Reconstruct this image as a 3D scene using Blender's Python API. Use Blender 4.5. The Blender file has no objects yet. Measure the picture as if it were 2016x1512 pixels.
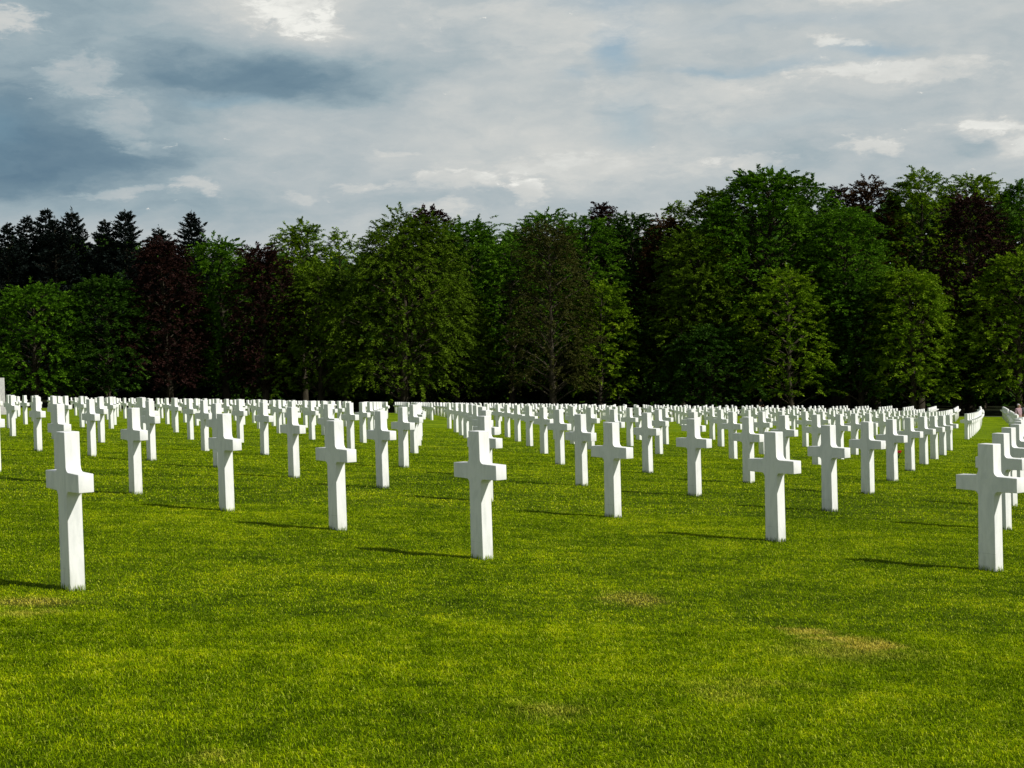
import bpy, bmesh, math, random
import numpy as np
from mathutils import Matrix, Vector

C = bpy.context.scene.collection
scene = bpy.context.scene
R = math.radians

# ------------------------------------------------------------------ camera
F_PX, PITCH, ROLL = 3017.0, 0.02627619, -0.0259493      # focal length in px of a 2016 px wide frame
cp, sp, cr, sr = math.cos(PITCH), math.sin(PITCH), math.cos(ROLL), math.sin(ROLL)
V_R = Vector((1, 0, 0)); V_F = Vector((0, cp, -sp)); V_U = Vector((0, sp, cp))
right = V_R * cr + V_U * sr
up = V_U * cr - V_R * sr
cam_d = bpy.data.cameras.new('camera'); cam = bpy.data.objects.new('camera', cam_d); C.objects.link(cam)
cam_d.sensor_width = 36; cam_d.lens = 36 * F_PX / 2016
cam_d.clip_start = 0.1; cam_d.clip_end = 2000
m = Matrix.Identity(4)
for k in range(3):
    m[k][0] = right[k]; m[k][1] = up[k]; m[k][2] = -V_F[k]
cam.matrix_world = m
scene.camera = cam
scene.view_settings.view_transform = 'Standard'; scene.view_settings.look = 'None'
scene.view_settings.exposure = 0.0; scene.view_settings.gamma = 1
scene.render.resolution_x = 1024; scene.render.resolution_y = 768

# ------------------------------------------------------------------ sun
SUN = Vector((math.cos(R(41)) * math.cos(R(-27)), math.cos(R(41)) * math.sin(R(-27)), math.sin(R(41))))
sd = bpy.data.lights.new('sun', 'SUN'); sun = bpy.data.objects.new('sun', sd); C.objects.link(sun)
sd.energy = 5.0; sd.angle = R(0.53); sd.color = (1.0, 0.965, 0.90)
sun.rotation_euler = SUN.to_track_quat('Z', 'Y').to_euler()


# ------------------------------------------------------------------ node helper
class NT:
    def __init__(s, tree):
        s.t = tree; s.n = tree.nodes; s.l = tree.links

    def node(s, typ, **kw):
        n = s.n.new(typ)
        for k, v in kw.items():
            setattr(n, k, v)
        return n

    def put(s, sock, v):
        if hasattr(v, 'is_output') or isinstance(v, bpy.types.NodeSocket):
            s.l.new(v, sock)
        else:
            sock.default_value = v

    def math(s, op, a, b=0.0, c=0.0, clamp=False):
        n = s.node('ShaderNodeMath', operation=op); n.use_clamp = clamp
        s.put(n.inputs[0], a); s.put(n.inputs[1], b)
        if op in ('MULTIPLY_ADD', 'SMOOTH_MIN', 'SMOOTH_MAX'):
            s.put(n.inputs[2], c)
        return n.outputs[0]

    def vmath(s, op, a, b=(0, 0, 0)):
        n = s.node('ShaderNodeVectorMath', operation=op)
        s.put(n.inputs[0], a); s.put(n.inputs[1], b)
        return n.outputs['Value'] if op in ('LENGTH', 'DOT_PRODUCT', 'DISTANCE') else n.outputs[0]

    def noise(s, vec, scale, detail=4, rough=0.5, dist=0.0, out='Fac'):
        n = s.node('ShaderNodeTexNoise')
        s.put(n.inputs['Vector'], vec); n.inputs['Scale'].default_value = scale
        n.inputs['Detail'].default_value = detail; n.inputs['Roughness'].default_value = rough
        n.inputs['Distortion'].default_value = dist
        return n.outputs[out]

    def rng(s, v, a, b, c=0.0, d=1.0, smooth=False):
        n = s.node('ShaderNodeMapRange')
        if smooth: n.interpolation_type = 'SMOOTHSTEP'
        s.put(n.inputs['Value'], v)
        for k, x in zip(('From Min', 'From Max', 'To Min', 'To Max'), (a, b, c, d)):
            n.inputs[k].default_value = x
        return n.outputs['Result']

    def mix(s, f, a, b, blend='MIX'):
        n = s.node('ShaderNodeMix', data_type='RGBA', blend_type=blend)
        s.put(n.inputs['Factor'], f)
        s.put(n.inputs[6], a if not isinstance(a, tuple) else (*a, 1)); s.put(n.inputs[7], b if not isinstance(b, tuple) else (*b, 1))
        return n.outputs[2]

    def ramp(s, f, stops):
        n = s.node('ShaderNodeValToRGB'); e = n.color_ramp.elements
        while len(e) > 1: e.remove(e[-1])
        e[0].position = stops[0][0]; e[0].color = (*stops[0][1], 1)
        for p, c in stops[1:]:
            x = e.new(p); x.color = (*c, 1)
        s.put(n.inputs[0], f)
        return n.outputs[0]

    def xyz(s, x, y, z):
        n = s.node('ShaderNodeCombineXYZ'); s.put(n.inputs[0], x); s.put(n.inputs[1], y); s.put(n.inputs[2], z)
        return n.outputs[0]

    def sep(s, v):
        n = s.node('ShaderNodeSeparateXYZ'); s.put(n.inputs[0], v)
        return n.outputs


def lin(r, g, b):
    f = lambda c: c / 12.92 if c <= .04045 else ((c + .055) / 1.055) ** 2.4
    return (f(r / 255), f(g / 255), f(b / 255))


# ------------------------------------------------------------------ world: hazy blue seen through broken grey cloud
def sky_dir(x, y):
    """azimuth / elevation of a cloud from where it was seen in the 2016 x 1512 photograph"""
    az = (x - 1008) / F_PX
    return az, (756 - y) / F_PX - 0.0263 - 0.026 * az


world = bpy.data.worlds.new('World'); scene.world = world; world.use_nodes = True
w = NT(world.node_tree)
for n in list(w.n): w.n.remove(n)
tc = w.node('ShaderNodeTexCoord')
dx, dy, dz = w.sep(tc.outputs['Generated'])
az = w.math('ARCTAN2', dx, dy); el = w.math('ARCSINE', dz)
P0 = w.xyz(az, el, 0.0)
Pst = w.xyz(az, w.math('MULTIPLY', el, 2.6), 0.0)                     # clouds are flattened towards the horizon
warp = w.vmath('SUBTRACT', w.noise(Pst, 9, 7, .62, out='Color'), (.5, .5, .5))
warp2 = w.vmath('SUBTRACT', w.noise(Pst, 34, 5, .62, out='Color'), (.5, .5, .5))
P1 = w.vmath('ADD', P0, w.vmath('MULTIPLY', warp, (.075, .038, 0)))
P2 = w.vmath('ADD', P1, w.vmath('MULTIPLY', warp2, (.018, .011, 0)))


def blob(px, py, rx, ry, amp, hard=0.0, vec=None):
    a, e = sky_dir(px, py)
    v = w.vmath('MULTIPLY', w.vmath('SUBTRACT', vec or P1, (a, e, 0)), (F_PX / rx, F_PX / ry, 0))
    d = w.vmath('LENGTH', v)
    return w.rng(d, hard, 1.7, amp, 0.0, True)


def total(vals):
    s = vals[0]
    for v in vals[1:]: s = w.math('ADD', s, v)
    return s


broad = w.noise(Pst, 5.5, 9, .55)
fine = w.noise(w.vmath('ADD', Pst, w.vmath('MULTIPLY', warp, (.12, .12, 0))), 17, 8, .58)
base = w.math('ADD', w.rng(broad, .3, .7, -.09, .09), w.math('ADD', w.rng(fine, .3, .7, -.085, .085), w.rng(w.noise(w.vmath('ADD', Pst, w.vmath('MULTIPLY', warp2, (.05, .05, 0))), 44, 7, .62), .3, .7, -.022, .022)))
puffn = w.noise(w.vmath('ADD', Pst, w.vmath('MULTIPLY', warp2, (.03, .03, 0))), 58, 8, .66)
puffv = w.rng(puffn, .36, .60, .25, 1.15)


def puff(px, py, rx, ry, amp):
    b_ = blob(px, py, rx * 1.25, ry * 1.25, 1.0, 0.0, P2)
    return w.rng(w.math('ADD', b_, w.math('MULTIPLY', w.math('SUBTRACT', puffn, .5), 1.9)), .30, .90, 0.0, amp * 1.25, True)


dark = total([blob(430, 160, 350, 62, -.38), blob(90, 300, 290, 95, -.46), blob(150, 50, 380, 75, -.24), blob(230, 250, 420, 160, -.10),
              blob(640, 165, 190, 34, -.16), blob(30, 370, 220, 40, -.14), blob(550, 420, 700, 40, -.08),
              blob(1900, 315, 50, 18, -.16, vec=P2), blob(1550, 320, 90, 30, -.08), blob(1000, 400, 900, 20, -.04)])
light = total([puff(600, 28, 85, 48, .15), puff(650, 62, 45, 22, .12), puff(520, 30, 90, 40, .08), blob(585, 50, 200, 75, .17), blob(420, 40, 110, 40, .10),
               puff(195, 180, 75, 40, .13), puff(265, 250, 60, 40, .08), puff(310, 290, 50, 18, .08), puff(1900, 270, 60, 30, .08), puff(1180, 330, 260, 30, .07), puff(1350, 190, 200, 40, .06), puff(1050, 60, 200, 60, .06), blob(235, 215, 110, 60, .20), puff(40, 84, 80, 18, .26),
               puff(405, 372, 46, 16, .20), puff(265, 386, 80, 10, .14), puff(725, 368, 42, 12, .12), puff(620, 382, 34, 9, .10),
               puff(900, 365, 110, 22, .12), puff(870, 422, 55, 16, .16), puff(1052, 382, 36, 22, .16), puff(790, 290, 30, 8, .10), blob(1000, 280, 420, 120, .05),
               puff(1655, 104, 36, 10, .14), puff(1760, 152, 160, 20, .12), blob(1560, 175, 180, 18, .05), blob(1560, 60, 420, 50, .05),
               puff(1715, 300, 50, 16, .18), puff(1930, 268, 110, 16, .14), puff(1975, 310, 34, 26, .10), puff(1480, 315, 60, 18, .12),
               puff(1830, 10, 240, 20, .12), blob(1280, 30, 120, 30, .04), blob(1150, 300, 300, 60, .06)])
val = w.math('ADD', w.math('ADD', base, .63), w.math('ADD', dark, light))
cloud = w.ramp(val, [(0.0, lin(92, 120, 140)), (.22, lin(116, 141, 156)), (.42, lin(154, 172, 180)), (.60, lin(181, 190, 193)),
                     (.80, lin(207, 209, 206)), (1.0, lin(240, 240, 234))])
blue = total([blob(1222, 112, 42, 48, .75), blob(1240, 60, 60, 60, .3), blob(1715, 113, 80, 11, .7), blob(1540, 140, 150, 12, .45), blob(1410, 152, 90, 9, .4),
              blob(1140, 160, 30, 18, .4), blob(1240, 245, 50, 38, .4), blob(1330, 5, 220, 18, .5), blob(1600, 60, 260, 18, .25),
              blob(0, 290, 90, 50, .30), blob(480, 205, 90, 14, .3), blob(1560, 250, 150, 16, .2)])
sky = w.node('ShaderNodeTexSky', sky_type='NISHITA'); sky.sun_disc = False
sky.sun_elevation = R(41); sky.sun_rotation = math.atan2(SUN.x, SUN.y)
sky.air_density = 1.0; sky.dust_density = 1.2; sky.ozone_density = 2.0
cl10 = w.mix(1.0, cloud, (10, 10, 10), 'MULTIPLY')
hi = w.rng(el, .22, .75, 0.0, 1.0, True)     # unseen sky overhead made darker, to deepen shadows on the lawn
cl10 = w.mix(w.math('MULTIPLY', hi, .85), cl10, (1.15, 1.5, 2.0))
skyc = w.mix(1.0, sky.outputs[0], (.80, 1.05, 1.05), 'MULTIPLY')
bfac = w.math('MULTIPLY', w.math('MINIMUM', blue, 1.0), w.rng(val, 1.0, .7, 0.0, .62))
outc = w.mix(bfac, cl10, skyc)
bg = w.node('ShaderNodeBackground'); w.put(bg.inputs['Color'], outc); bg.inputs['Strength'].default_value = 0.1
wo = w.node('ShaderNodeOutputWorld'); w.l.new(bg.outputs[0], wo.inputs[0])

# ------------------------------------------------------------------ terrain
GC = [-1.51679, -1.59879, -1.12724, -0.17037, 0.20505, -1.30277, -0.00815, 0.09571, 0.02881, 0.58958, -0.00911, -0.09321]


def gz(X, Y):
    """height of the lawn: falls away from the camera and to the right"""
    X = np.asarray(X, float); Y = np.asarray(Y, float)
    Yc = np.clip(Y, 3.0, 158.0); lim = .40 * Yc + 4
    Xc = np.clip(X, -lim, lim)
    x = Xc / 30; y = Yc / 60
    z = (GC[0] + GC[1] * x + GC[2] * y + GC[3] * x * x + GC[4] * x * y + GC[5] * y * y + GC[6] * x ** 3 + GC[7] * x * x * y
         + GC[8] * x * y * y + GC[9] * y ** 3 + GC[10] * x * y ** 3 + GC[11] * y ** 4)
    z = z + np.where(X > lim, -.012 * (X - lim), 0) + np.where(X < -lim, .012 * (-lim - X), 0)
    return z - .012 * (np.maximum(Y, 158) - 158) + .01 * (3 - np.minimum(Y, 3))


def unproject(x, y, dist):
    u = x - 1008; v = y - 756
    a = cr * u + sr * v; b = -sr * u + cr * v
    zc = -b / F_PX
    d = np.array([a / F_PX, cp + zc * sp, -sp + zc * cp]); d = d / d[1]
    return d * dist


def np_mesh(name, verts, faces, mat, smooth=False, attrs=None):
    """faces: list of (k-gon index arrays)"""
    me = bpy.data.meshes.new(name)
    verts = np.ascontiguousarray(verts, dtype=np.float32)
    me.vertices.add(len(verts)); me.vertices.foreach_set('co', verts.ravel())
    tot = [np.full(len(f), f.shape[1], np.int32) for f in faces]
    li = np.concatenate([f.ravel() for f in faces]).astype(np.int32)
    lt = np.concatenate(tot); ls = np.concatenate([[0], np.cumsum(lt)[:-1]]).astype(np.int32)
    me.loops.add(len(li)); me.loops.foreach_set('vertex_index', li)
    me.polygons.add(len(lt)); me.polygons.foreach_set('loop_start', ls); me.polygons.foreach_set('loop_total', lt)
    if smooth: me.polygons.foreach_set('use_smooth', np.ones(len(lt), bool))
    for k, v in (attrs or {}).items():
        a = me.attributes.new(k, 'FLOAT', 'POINT'); a.data.foreach_set('value', np.asarray(v, np.float32))
    me.update(calc_edges=True); me.validate()
    if mat: me.materials.append(mat)
    return me


def link(name, me, parent=None, loc=None):
    o = bpy.data.objects.new(name, me); C.objects.link(o)
    if parent: o.parent = parent
    if loc is not None: o.location = loc
    return o


def tag(o, label, cat, group=None, kind=None):
    if label: o['label'] = label
    if cat: o['category'] = cat
    if group: o['group'] = group
    if kind: o['kind'] = kind
    return o


def grid(xs, ys, zf):
    X, Y = np.meshgrid(xs, ys); Z = zf(X, Y)
    nx, ny = len(xs), len(ys)
    idx = np.arange(nx * ny).reshape(ny, nx)
    q = np.stack([idx[:-1, :-1], idx[:-1, 1:], idx[1:, 1:], idx[1:, :-1]], -1).reshape(-1, 4)
    return np.stack([X, Y, Z], -1).reshape(-1, 3), q


# ------------------------------------------------------------------ materials
def new_mat(name, rough=.8, spec=.3):
    mt = bpy.data.materials.new(name); mt.use_nodes = True
    t = NT(mt.node_tree); b = t.n['Principled BSDF']
    b.inputs['Roughness'].default_value = rough; b.inputs['Specular IOR Level'].default_value = spec
    return mt, t, b


STRAW = []
for px, py, rx, ry, rot, amp in [(1580, 1240, .17, .10, 0, .85), (1650, 1257, .20, .09, -.2, 1.1), (1715, 1270, .20, .12, 0, 1.1), (1660, 1280, .42, .22, 0, .4), (1250, 1178, .25, .22, 0, .7), (60, 1182, .33, .13, 0, .8),
                                 (50, 1206, .22, .10, 0, .6), (1430, 1365, .2, .12, 0, .3), (1090, 1395, .2, .12, 0, .4),
                                 (1490, 1345, .4, .08, 0, .25), (420, 1490, .16, .08, 0, .4)]:
    d = unproject(px, py, 1.0); t_ = 3.0
    while t_ < 60 and t_ * d[2] > float(gz(t_ * d[0], t_)): t_ += .02
    STRAW.append((d[0] * t_, t_, rx, ry * 1.6, amp))


def turf_colour(t, rnd):
    """colour of the turf from its place on the lawn, shared by the sheet and the blades"""
    tc = t.node('ShaderNodeTexCoord').outputs['Object']
    sx, sy, sz = t.sep(tc)
    P = t.xyz(sx, sy, 0.0)
    big = t.noise(P, .35, 5, .6); mid = t.noise(P, 1.7, 6, .62); sml = t.noise(P, 7.0, 5, .6)
    band = t.noise(t.vmath('MULTIPLY', P, (.5, .9, 0)), .9, 5, .6)
    v = t.math('ADD', t.math('MULTIPLY', big, .55), t.math('ADD', t.math('MULTIPLY', mid, .8), t.math('ADD', t.math('MULTIPLY', sml, .8), t.math('ADD', t.math('MULTIPLY', t.noise(P, 26.0, 3, .6), .5), t.math('MULTIPLY', band, .5)))))
    v = t.rng(v, 1.30, 1.90)
    v = t.math('ADD', v, rnd)
    col = t.ramp(v, [(0.0, (.064, .120, .0006)), (.35, (.150, .248, .0008)), (.6, (.262, .375, .0010)), (.85, (.40, .50, .002)), (1.0, (.58, .62, .01))])
    wv = t.vmath('SUBTRACT', t.noise(P, 4.0, 5, .65, out='Color'), (.5, .5, .5))
    Pw = t.vmath('ADD', P, t.vmath('MULTIPLY', wv, (.55, .75, 0)))
    s = None
    for x, y, rx, ry, amp in STRAW:
        d = t.vmath('LENGTH', t.vmath('MULTIPLY', t.vmath('SUBTRACT', Pw, (x, y, 0)), (1 / rx, 1 / ry, 0)))
        k = t.rng(d, .1, 1.5, amp, 0.0, True)
        s = k if s is None else t.math('MAXIMUM', s, k)
    # little yellowing anywhere the turf is thin
    thin = t.rng(t.noise(P, 1.1, 6, .7), .62, .78, 0.0, .3)
    s = t.math('MAXIMUM', s, thin)
    return col, s


mt_ground, t, b = new_mat('turf_soil', 1.0, .05)
far_r = t.noise(t.vmath('MULTIPLY', t.node('ShaderNodeTexCoord').outputs['Object'], (1, 1, 0)), 24, 4, .7)
col, straw = turf_colour(t, t.rng(far_r, .35, .65, -.22, .12))
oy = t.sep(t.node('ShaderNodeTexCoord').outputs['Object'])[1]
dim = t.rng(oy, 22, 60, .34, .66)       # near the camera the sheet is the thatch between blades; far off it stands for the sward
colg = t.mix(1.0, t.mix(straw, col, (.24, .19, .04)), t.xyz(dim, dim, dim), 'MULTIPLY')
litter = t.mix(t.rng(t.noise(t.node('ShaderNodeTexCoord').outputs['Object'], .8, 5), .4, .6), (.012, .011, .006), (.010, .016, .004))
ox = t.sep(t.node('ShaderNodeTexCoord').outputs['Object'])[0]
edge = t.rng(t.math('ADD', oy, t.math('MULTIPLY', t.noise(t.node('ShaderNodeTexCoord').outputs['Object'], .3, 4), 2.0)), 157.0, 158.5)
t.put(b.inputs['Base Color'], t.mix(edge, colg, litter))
bp = t.node('ShaderNodeBump'); bp.inputs['Strength'].default_value = .6; bp.inputs['Distance'].default_value = .05
t.put(bp.inputs['Height'], far_r); t.l.new(bp.outputs[0], b.inputs['Normal'])

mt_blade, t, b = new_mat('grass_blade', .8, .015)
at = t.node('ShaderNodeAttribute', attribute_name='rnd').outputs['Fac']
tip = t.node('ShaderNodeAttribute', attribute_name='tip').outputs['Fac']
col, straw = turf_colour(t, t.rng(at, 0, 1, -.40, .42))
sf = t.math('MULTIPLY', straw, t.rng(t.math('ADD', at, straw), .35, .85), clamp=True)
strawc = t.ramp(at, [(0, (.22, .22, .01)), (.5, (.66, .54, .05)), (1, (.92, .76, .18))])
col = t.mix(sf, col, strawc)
glint = t.rng(at, .93, .95, 0.0, .6)
col = t.mix(glint, col, (.60, .66, .09))  # highlights painted into the colour of a few blades
col = t.mix(t.rng(tip, 0, .8, .45, 0.0), col, (.035, .050, .002))       # blade colour darkens towards the root
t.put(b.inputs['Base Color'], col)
tr = t.node('ShaderNodeBsdfTranslucent'); t.put(tr.inputs[0], t.mix(1.0, col, (1.0, 1.1, .6), 'MULTIPLY'))
ms = t.node('ShaderNodeMixShader'); ms.inputs[0].default_value = .22
t.l.new(b.outputs[0], ms.inputs[1]); t.l.new(tr.outputs[0], ms.inputs[2])
t.l.new(ms.outputs[0], t.n['Material Output'].inputs[0])

mt_marble, t, b = new_mat('white_marble', .55, .35)
tco = t.node('ShaderNodeTexCoord').outputs['Object']
oi = t.node('ShaderNodeObjectInfo')
off = t.vmath('ADD', tco, t.xyz(t.math('MULTIPLY', oi.outputs['Random'], 37.0), 0.0, t.math('MULTIPLY', oi.outputs['Random'], 11.0)))
vein = t.noise(t.vmath('MULTIPLY', off, (1, 1, .35)), 6, 8, .65, 1.6)
grime = t.noise(t.vmath('MULTIPLY', off, (6, 6, 1.2)), 3.0, 6, .65)
oz = t.sep(tco)[2]
c0 = t.mix(t.rng(vein, .44, .62), (.80, .80, .775), (.70, .71, .69))
c0 = t.mix(t.rng(grime, .50, .8, 0, .35), c0, (.50, .51, .46))
low = t.math('MULTIPLY', t.rng(oz, .0, .20, 1.0, 0.0), t.rng(grime, .38, .62, 0.1, .75))
c0 = t.mix(t.math('MULTIPLY', low, .55), c0, (.40, .42, .32))
# fine weathered tide line a hand's breadth above the turf
ln = t.rng(t.math('ABSOLUTE', t.math('SUBTRACT', t.math('ADD', oz, t.math('MULTIPLY', vein, .012)), .142)), 0.0, .004, .5, 0.0)
c0 = t.mix(t.math('MULTIPLY', t.math('MULTIPLY', ln, t.rng(grime, .4, .6)), t.math('LESS_THAN', t.sep(tco)[1], .006)), c0, (.36, .36, .33))
t.put(b.inputs['Base Color'], c0)
bp = t.node('ShaderNodeBump'); bp.inputs['Strength'].default_value = .12; bp.inputs['Distance'].default_value = .004
t.put(bp.inputs['Height'], t.noise(tco, 90, 4, .6)); t.l.new(bp.outputs[0], b.inputs['Normal'])


def leaf_mat(name, dark, mid, lite, trans=.22):
    mt, t, b = new_mat(name, .7, .08)
    rn = t.node('ShaderNodeAttribute', attribute_name='rnd').outputs['Fac']
    P = t.node('ShaderNodeTexCoord').outputs['Object']
    cl = t.noise(P, .35, 4, .6)
    v = t.math('ADD', t.math('MULTIPLY', rn, .45), t.rng(cl, .33, .67, 0.0, .55))
    col = t.ramp(v, [(0.05, dark), (.5, mid), (.95, lite)])
    t.put(b.inputs['Base Color'], col)
    tr = t.node('ShaderNodeBsdfTranslucent'); t.put(tr.inputs[0], t.mix(1.0, col, (1.0, 1.15, .5), 'MULTIPLY'))
    ms = t.node('ShaderNodeMixShader'); ms.inputs[0].default_value = trans
    t.l.new(b.outputs[0], ms.inputs[1]); t.l.new(tr.outputs[0], ms.inputs[2])
    t.l.new(ms.outputs[0], t.n['Material Output'].inputs[0])
    return mt


LM = {
    'green': leaf_mat('beech_leaf', (.016, .048, .002), (.058, .142, .004), (.140, .260, .012)),
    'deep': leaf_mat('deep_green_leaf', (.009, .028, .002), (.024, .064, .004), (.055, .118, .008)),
    'fresh': leaf_mat('fresh_leaf', (.034, .074, .002), (.115, .205, .004), (.240, .320, .014)),
    'olive': leaf_mat('olive_leaf', (.022, .042, .002), (.070, .122, .004), (.130, .200, .010)),
    'copper': leaf_mat('copper_leaf', (.008, .0035, .0035), (.021, .0085, .007), (.048, .0175, .0135), .12),
    'rust': leaf_mat('rust_leaf', (.020, .010, .003), (.045, .022, .007), (.078, .038, .012), .12),
    'bare': leaf_mat('bud_leaf', (.018, .020, .004), (.042, .045, .008), (.070, .075, .014), .12),
    'needle': leaf_mat('spruce_needle', (.006, .010, .009), (.010, .017, .014), (.017, .026, .021), .05),
}
mt_bark, t, b = new_mat('bark', .9, .1)
bn = t.noise(t.vmath('MULTIPLY', t.node('ShaderNodeTexCoord').outputs['Object'], (4, 4, .8)), 2, 6, .7)
t.put(b.inputs['Base Color'], t.ramp(bn, [(.3, (.020, .017, .011)), (.7, (.065, .055, .036))]))


def plain(name, colr, rough=.8):
    mt, t, b = new_mat(name, rough, .2)
    n = t.noise(t.node('ShaderNodeTexCoord').outputs['Object'], 14, 4, .6)
    t.put(b.inputs['Base Color'], t.mix(t.rng(n, .35, .65), tuple(c * .8 for c in colr), tuple(min(1, c * 1.1) for c in colr)))
    return mt


# ------------------------------------------------------------------ ground sheet and far path
xs = np.unique(np.concatenate([np.linspace(-700, -80, 12), np.linspace(-80, 80, 129), np.linspace(80, 700, 12)]))
ys = np.unique(np.concatenate([np.linspace(-120, 0, 8), np.linspace(0, 60, 81), np.linspace(60, 180, 81), np.linspace(180, 1500, 14)]))
v, q = grid(xs, ys, lambda X, Y: gz(X, Y) - .012)
tag(link('lawn_ground', np_mesh('lawn_ground', v, [q], mt_ground, True)), None, None, kind='structure')
mt_path = plain('pale_gravel', (.16, .16, .13))
v, q = grid(np.linspace(-75, 75, 101), np.linspace(153.0, 154.6, 4), lambda X, Y: gz(X, Y) + .01)
tag(link('path', np_mesh('path', v, [q], mt_path, True)), None, None, kind='structure')

# ------------------------------------------------------------------ the lattice of graves
ARC = [-3.178973, 11.056104, 2.228174, 0.0013877, 3.548523, 2.390169, -0.138233]
TAB = [(0, 0, 0.147, -0.701), (1, 0, 0.004, -0.315), (1, 1, 0.01, -0.021), (1, 2, 0.032, 0.011), (1, 3, -0.034, 0.311), (2, -1, -0.025, -0.321), (2, 0, -0.034, -0.17), (2, 3, -0.004, 0.53), (2, 4, -0.027, 0.572), (2, 5, -0.158, 1.149), (2, 6, -0.221, 1.146), (2, 7, -0.106, 0.438), (2, 8, -0.192, 0.474), (3, 1, -0.056, -0.022), (3, 2, 0.008, 0.333), (3, 3, -0.005, 0.129), (3, 5, 0.014, 0.537), (3, 7, -0.077, 0.716), (3, 8, -0.064, 0.331), (3, 10, -0.31, 0.663), (3, 12, -0.563, 0.67), (4, 2, -0.104, -0.278), (4, 3, -0.062, -0.104), (4, 4, 0.014, 0.479), (4, 5, 0.028, 0.954), (4, 7, -0.04, 1.387), (4, 8, -0.097, 1.2), (5, 3, -0.133, -0.351), (5, 7, 0.039, 0.876), (6, 4, -0.091, -0.18), (6, 6, -0.003, 0.204), (7, 5, -0.112, -0.368), (8, 6, -0.18, -0.746), (9, 7, -0.301, -1.378), (10, 8, 0.048, -0.372), (2, 2, -0.008, 0.364), (2, 1, -0.008, 0.257), (3, 0, -0.025, -0.151), (4, 1, -0.084, -0.249), (6, 5, -0.054, -0.1), (6, 7, 0.034, 0.402), (5, 10, -0.051, 0.478), (5, 11, -0.128, 0.643), (6, 9, 0.024, 0.542), (7, 11, 0.026, -0.942), (8, 13, 0.066, -1.84), (7, 9, 0.061, 0.503), (7, 7, -0.024, -0.132), (7, 12, -0.005, -0.255), (8, 14, 0.09, -2.104), (9, 16, 0.151, -3.087), (6, 13, -0.106, 0.055), (4, 11, -0.224, 0.414), (5, 14, -0.4, 0.314)]


def lawn_hit(px, py):
    d = unproject(px, py, 1.0); t_ = 3.0
    while t_ < 150 and t_ * d[2] > float(gz(t_ * d[0], t_)): t_ += .02
    return d[0] * t_, t_


def _arc0(i, j):
    x0, y0, th, k, dr, ds, sk = ARC
    n = (math.cos(th - math.pi / 2), math.sin(th - math.pi / 2)); r_ = 1 / k
    a0 = th - math.pi / 2 + (j * ds + i * sk) / r_
    return x0 - n[0] * r_ + (r_ + i * dr) * math.cos(a0), y0 - n[1] * r_ + (r_ + i * dr) * math.sin(a0)


for i_, j_, px_, py_ in ((1, 4, 117, 949), (1, 5, -11, 929)):
    h_ = lawn_hit(px_, py_); a_ = _arc0(i_, j_); TAB.append((i_, j_, h_[0] - a_[0], h_[1] - a_[1]))
TI = np.array([(a, b_) for a, b_, _, _ in TAB], float); TD = np.array([(c, d) for _, _, c, d in TAB])
KM = np.exp(-((TI[:, None] - TI[None]) ** 2).sum(-1) / (2 * 1.6 ** 2))
KW = np.linalg.solve(KM + .02 * np.eye(len(TI)), TD)
MEAS = {(a, b_): (c, d) for a, b_, c, d in TAB}


def arc_pos(i, j):
    x0, y0, th, k, dr, ds, sk = ARC
    n = (math.cos(th - math.pi / 2), math.sin(th - math.pi / 2)); r = 1 / k
    Ri = r + i * dr; a0 = th - math.pi / 2 + (j * ds + i * sk) / r
    return x0 - n[0] * r + Ri * math.cos(a0), y0 - n[1] * r + Ri * math.sin(a0)


def grave_pos(i, j):
    if i >= 14:                                    # the second plot, beyond the cross aisle
        th, dj = R(127.0), j - 12
        k = .0030
        bx = 2.45 * (dj * math.cos(th) - .5 * k * dj * dj * math.sin(th))
        by = 2.45 * (dj * math.sin(th) + .5 * k * dj * dj * math.cos(th))
        return 19.28 + (i - 14) * 2.735 + bx, 64.94 + (i - 14) * 1.925 + by
    x, y = arc_pos(i, j)
    if (i, j) in MEAS:
        d = MEAS[(i, j)]
    else:
        kv = np.exp(-((TI - (i, j)) ** 2).sum(-1) / (2 * 1.6 ** 2)); d = kv @ KW
    return x + d[0], y + d[1]


def project(p):
    x, y, z = p
    yc = y * cp - z * sp; zc = z * cp + y * sp
    u = x / yc * F_PX; vv = -zc / yc * F_PX
    return 1008 + cr * u - sr * vv, 756 + sr * u + cr * vv


CW0, CW1, CD, CS, CZT, CZB, CH = .154, .173, .107, .613, .798, .666, 1.07


def cross_outline(fil=5):
    """outline of the headstone, going round anticlockwise in x, z"""
    wz = lambda z: (CW1 + (CW0 - CW1) * z / CH) / 2
    s, r = CS / 2, .040
    pts = []

    def corner(cx, cz, a0, a1, rr, n):
        for k in range(n + 1):
            a = R(a0 + (a1 - a0) * k / n); pts.append((cx + rr * math.cos(a), cz + rr * math.sin(a)))
    pts.append((wz(-.15), -.15))
    w1 = wz(CZB); corner(w1 + r, CZB - r, 180, 90, r, fil)
    pts.append((s, CZB + .004)); pts.append((s, CZT - .004))
    w2 = wz(CZT); corner(w2 + r * 1.15, CZT + r * 1.15, 270, 180, r * 1.15, fil)
    pts.append((wz(CH), CH))
    half = pts
    return half + [(-x, z) for x, z in reversed(half)]


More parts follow.
